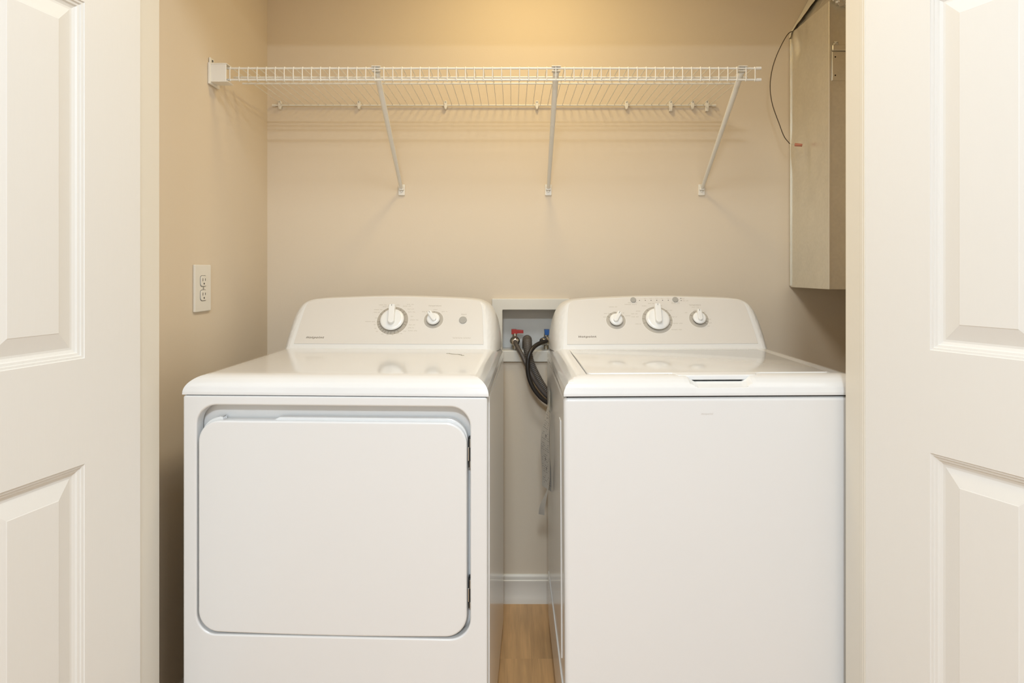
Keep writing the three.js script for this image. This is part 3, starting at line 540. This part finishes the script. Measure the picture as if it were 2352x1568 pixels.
// ---------------------------------------------- sheet metal duct in the right back corner
{
  const DX = 0.967, DX1 = XR - 0.004, DZ = 0.268, Y0 = 1.093, Y1 = 1.972;
  const t = thing('air_duct', 'dented sheet metal air duct in the right back corner above the washer', 'duct', [1.11, Y0, 0.134]), ox = 1.11, oy = Y0, oz = 0.134;
  // left side with its dents
  const nz = 60, ny = 150, pos = [], idx = [], uv = [];
  const dent = (z, y) => { // metres inwards (+x)
    let d = 0.0016 * (fbm(z * 14 + 3, y * 6) - 0.45);
    const bump = (zc, yc, rz, ry, a) => a * Math.exp(-(((z - zc) / rz) ** 2) - ((y - yc) / ry) ** 2);
    d += bump(0.06, 1.56, 0.05, 0.055, -0.010) + bump(0.105, 1.52, 0.03, 0.09, 0.012) + bump(0.05, 1.90, 0.025, 0.045, 0.016) + bump(0.10, 1.92, 0.02, 0.045, 0.006) + bump(0.03, 1.93, 0.012, 0.05, -0.006) + bump(0.15, 1.35, 0.08, 0.2, 0.003);
    return d * smooth(0, 0.02, Math.min(z, DZ - z)) ;
  };
  for (let j = 0; j <= ny; j++) for (let i = 0; i <= nz; i++) { const z = 0.003 + (DZ - 0.003) * i / nz, y = Y0 + (Y1 - Y0) * j / ny; pos.push(DX + dent(z, y) - ox, y - oy, z - oz); uv.push(z * 1.6, y * 1.6); }
  for (let j = 0; j < ny; j++) for (let i = 0; i < nz; i++) { const a = j * (nz + 1) + i, b = a + 1, c = a + nz + 1, d = c + 1; idx.push(a, b, d, a, d, c); }
  mesh('side_sheet', indexed(pos, idx, uv), M.duct, t);
  const B = (x0, x1, y0, y1, z0, z1, r = 0.0008) => rbox(x0 - ox, x1 - ox, y0 - oy, y1 - oy, z0 - oz, z1 - oz, r);
  mesh('front_sheet', uvPlanar(box(DX + 0.004 - ox, DX1 - ox, Y0 - oy, Y1 - oy, DZ - 0.004 - oz, DZ - 0.0015 - oz), 0, 1, 1.6), M.ductDull, t);
  mesh('bottom_sheet', uvPlanar(box(DX + 0.001 - ox, DX1 - ox, Y0 - oy, Y0 + 0.002 - oy, 0.003 - oz, DZ - oz - 0.002), 0, 2, 1.6), M.ductDull, t);
  mesh('folded_edge', merge([B(DX - 0.0012, DX + 0.004, Y0, Y1, DZ - 0.005, DZ + 0.0012), B(DX - 0.004, DX + 0.002, Y0 + 0.004, Y1 - 0.02, 0.0015, 0.010)]), M.duct, t);
  mesh('drive_cleat', B(DX + 0.006, DX1, 1.818, 1.836, DZ - 0.002, DZ + 0.009, 0.003), M.ductDull, t);
  const pl = mesh('splice_plate', B(DX + 0.008, DX1 - 0.02, 1.729, 1.8165, DZ - 0.002, DZ + 0.0022, 0.0012), M.ductDull, t);
  for (const y of [1.800, 1.744]) part('screw_hole', rod(V(0.984 - ox, y - oy, DZ + 0.0015 - oz), V(0.984 - ox, y - oy, DZ + 0.0026 - oz), 0.0024, 12), M.dark, pl);
  // foil-taped boot that rises from the duct to the ceiling
  {
    const P = [], I = [], U = [], nv = 40, nu = 90;
    for (let j = 0; j <= nv; j++) {
      const v = j / nv, y = Y1 - 0.006 + (CEIL - Y1 + 0.006) * v, k = 1 - Math.pow(1 - v, 1.4);
      const x0 = DX + 0.002 + 0.20 * k, x1 = DX1, z0 = 0.003, z1 = DZ - 0.002 - 0.05 * k;
      for (let i = 0; i <= nu; i++) { // U-shaped girdle: left side from back to front, then the front from left to right
        const u = i / nu, h = 0.5, n = 0.011 * (fbm(u * 26, v * 30 + 3) - 0.45) * smooth(0, 0.05, v);
        if (u < h) { const z = z0 + (z1 - z0) * u / h; P.push(x0 + n - ox, y - oy, z - oz); } else { const x = x0 + (x1 - x0) * (u - h) / h; P.push(x - ox, y - oy, z1 + n - oz); }
        U.push(u, v);
      }
    }
    for (let j = 0; j < nv; j++) for (let i = 0; i < nu; i++) { const a = j * (nu + 1) + i, b = a + 1, c = a + nu + 1, d = c + 1; I.push(a, b, d, a, d, c); }
    mesh('taped_boot', toCreasedNormals(indexed(P, I, U).toNonIndexed(), 0.5), M.foil, t);
  }
  // paper-backed tape torn along its lower edge, on the boot's left rear corner
  {
    const P = [], I = [], n = 26;
    for (let i = 0; i <= n; i++) { const v = i / n, y = 1.955 + 0.28 * v, k = 1 - Math.pow(1 - Math.max(0, (y - Y1) / (CEIL - Y1)), 1.4), x = DX - 0.004 + 0.20 * k, z1 = 0.014 + 0.26 * v + 0.014 * noise(i * 1.7, 4.2); P.push(x - ox, y - oy, 0.0015 - oz, x - 0.003 - ox, y - oy, Math.min(z1, 0.20) - oz); }
    for (let i = 0; i < n; i++) { const a = 2 * i; I.push(a, a + 1, a + 3, a, a + 3, a + 2); }
    const g = indexed(P, I); M.tapeFoil.side = THREE.DoubleSide; mesh('torn_tape', g, M.tapeFoil, t);
  }
  { // crumpled foil scraps above the front sheet
    const g = new THREE.IcosahedronGeometry(1, 12), p = g.attributes.position, q = V(0, 0, 0);
    for (let i = 0; i < p.count; i++) { q.fromBufferAttribute(p, i); const n = 0.75 + 0.5 * Math.abs(noise(q.x * 3.1 + q.z * 2 + 20, q.y * 3.1 + 9) - 0.5) + 0.16 * noise(q.x * 7 + 40, q.y * 7 + q.z * 6); p.setXYZ(i, 1.02 - ox + q.x * n * 0.050, 1.978 - oy + q.y * n * 0.028, DZ + 0.010 - oz + q.z * n * 0.024); }
    mesh('crumpled_foil', toCreasedNormals(g, 0.25), M.foil, t);
    const f2 = new THREE.IcosahedronGeometry(1, 8), p2 = f2.attributes.position;
    for (let i = 0; i < p2.count; i++) { q.fromBufferAttribute(p2, i); const n = 0.6 + 0.8 * noise(q.x * 6 + 60, q.y * 6 + q.z * 5); p2.setXYZ(i, 0.986 - ox + q.x * n * 0.006, 1.841 - oy + q.y * n * 0.006, DZ + 0.004 - oz + q.z * n * 0.005); }
    mesh('foil_scrap', toCreasedNormals(f2, 0.25), M.foil, t);
  }
  // loose low-voltage wire hanging from the duct's upper corner
  const w = thing('loose_wire', 'thin dark wire with a reddish cap hanging beside the metal duct', 'wire', [DX - 0.008, 1.977, 0.03]), o = w.position.clone();
  const pts = [at(1820, 72, 2.115), at(1812, 76, 2.11), at(1795, 103, 2.10), at(1776, 150, 2.095), at(1769, 195, 2.09), at(1773, 235, 2.085), at(1790, 285, 2.08), at(1802, 315, 2.07), at(1814, 330, 2.062)].map((p) => p.sub(o));
  mesh('cable', tube(pts, 0.00145, 80, 8), M.wireDark, w);
  const a = pts.at(-1), b = at(1825, 332, 2.052).sub(o), c = at(1842.5, 333.5, 2.045).sub(o);
  mesh('bare_end', rod(a, b, 0.0009, 8), M.steel, w);
  const dir = c.clone().sub(b), g = new THREE.LatheGeometry([[0.0012, 0], [0.0052, 0.0005], [0.0054, 0.003], [0.0050, dir.length() * 0.6], [0.0046, dir.length()], [0.0001, dir.length() + 0.0003]].map(([r, y]) => new THREE.Vector2(r, y)), 12);
  g.applyQuaternion(new THREE.Quaternion().setFromUnitVectors(V(0, 1, 0), dir.clone().normalize())); g.translate(b.x, b.y, b.z);
  mesh('wire_cap', g, M.nut, w);
}

// ---------------------------------------------- paper sheet taped to the washer's side
{
  const c = document.createElement('canvas'); c.width = 256; c.height = 512; const x = c.getContext('2d');
  x.fillStyle = '#d9d2c6'; x.fillRect(0, 0, 256, 512); x.fillStyle = '#57514a';
  x.fillStyle = '#8b847a'; for (let r = 0; r < 34; r++) for (let q = 0, u = 30; u < 220; q++) { const w = 8 + 22 * rnd(), on = rnd() > (r % 5 === 4 ? 0.95 : 0.42); if (on) x.fillRect(u, 50 + r * 13, w, 3); u += w + 5; }
  x.fillStyle = '#6b655c'; for (const [u, v, w, h] of [[110, 92, 18, 7], [140, 190, 20, 14], [120, 330, 12, 16], [126, 386, 12, 14]]) x.fillRect(u, v, w, h);
  const tex = new THREE.CanvasTexture(c); tex.colorSpace = THREE.SRGBColorSpace;
  const mat = std([1, 1, 1], 0.85, { map: tex, side: THREE.DoubleSide });
  const t = thing('paper_sheet', 'curled printed paper sheet taped to the washer side facing the dryer', 'paper', [0.1110, 0.765, 0.35]);
  const grid = (nu, nv, f) => { const P = [], I = [], U = []; for (let j = 0; j <= nv; j++) for (let i = 0; i <= nu; i++) { const u = i / nu, v = j / nv; P.push(...f(u, v)); U.push(u, 1 - v); } for (let j = 0; j < nv; j++) for (let i = 0; i < nu; i++) { const a = j * (nu + 1) + i, b = a + 1, d = a + nu + 1, e = d + 1; I.push(a, d, b, b, d, e); } return indexed(P, I, U); };
  mesh('sheet', grid(10, 30, (u, v) => { const open = Math.sin(Math.min(1, v * 1.5) * Math.PI / 2), back = 1 - u; return [-0.001 - (0.0235 * back * open) - 0.004 * open * Math.sin(v * 5), -0.262 * v * (1 - 0.04 * u), -0.030 + 0.055 * u - 0.03 * back * open]; }), mat, t);
  mesh('rear_flap', grid(8, 30, (u, v) => [-0.003 - 0.016 * smooth(0.6, 1, v) * (1 + 0.8 * (1 - u)), -0.02 - 0.318 * v + 0.03 * u * v, 0.006 + 0.045 * u - 0.04 * smooth(0.7, 1, v) * (1 - u)]), M.paper, t);
  mesh('tape', grid(6, 12, (u, v) => [0.0002 - 0.0022 * Math.sin(u * Math.PI) * 0.6 - 0.002, 0.040 - 0.072 * v, -0.055 + 0.085 * u]), M.tape, t);
}

renderer.shadowMap.type = THREE.PCFSoftShadowMap;
renderer.render(scene, camera);
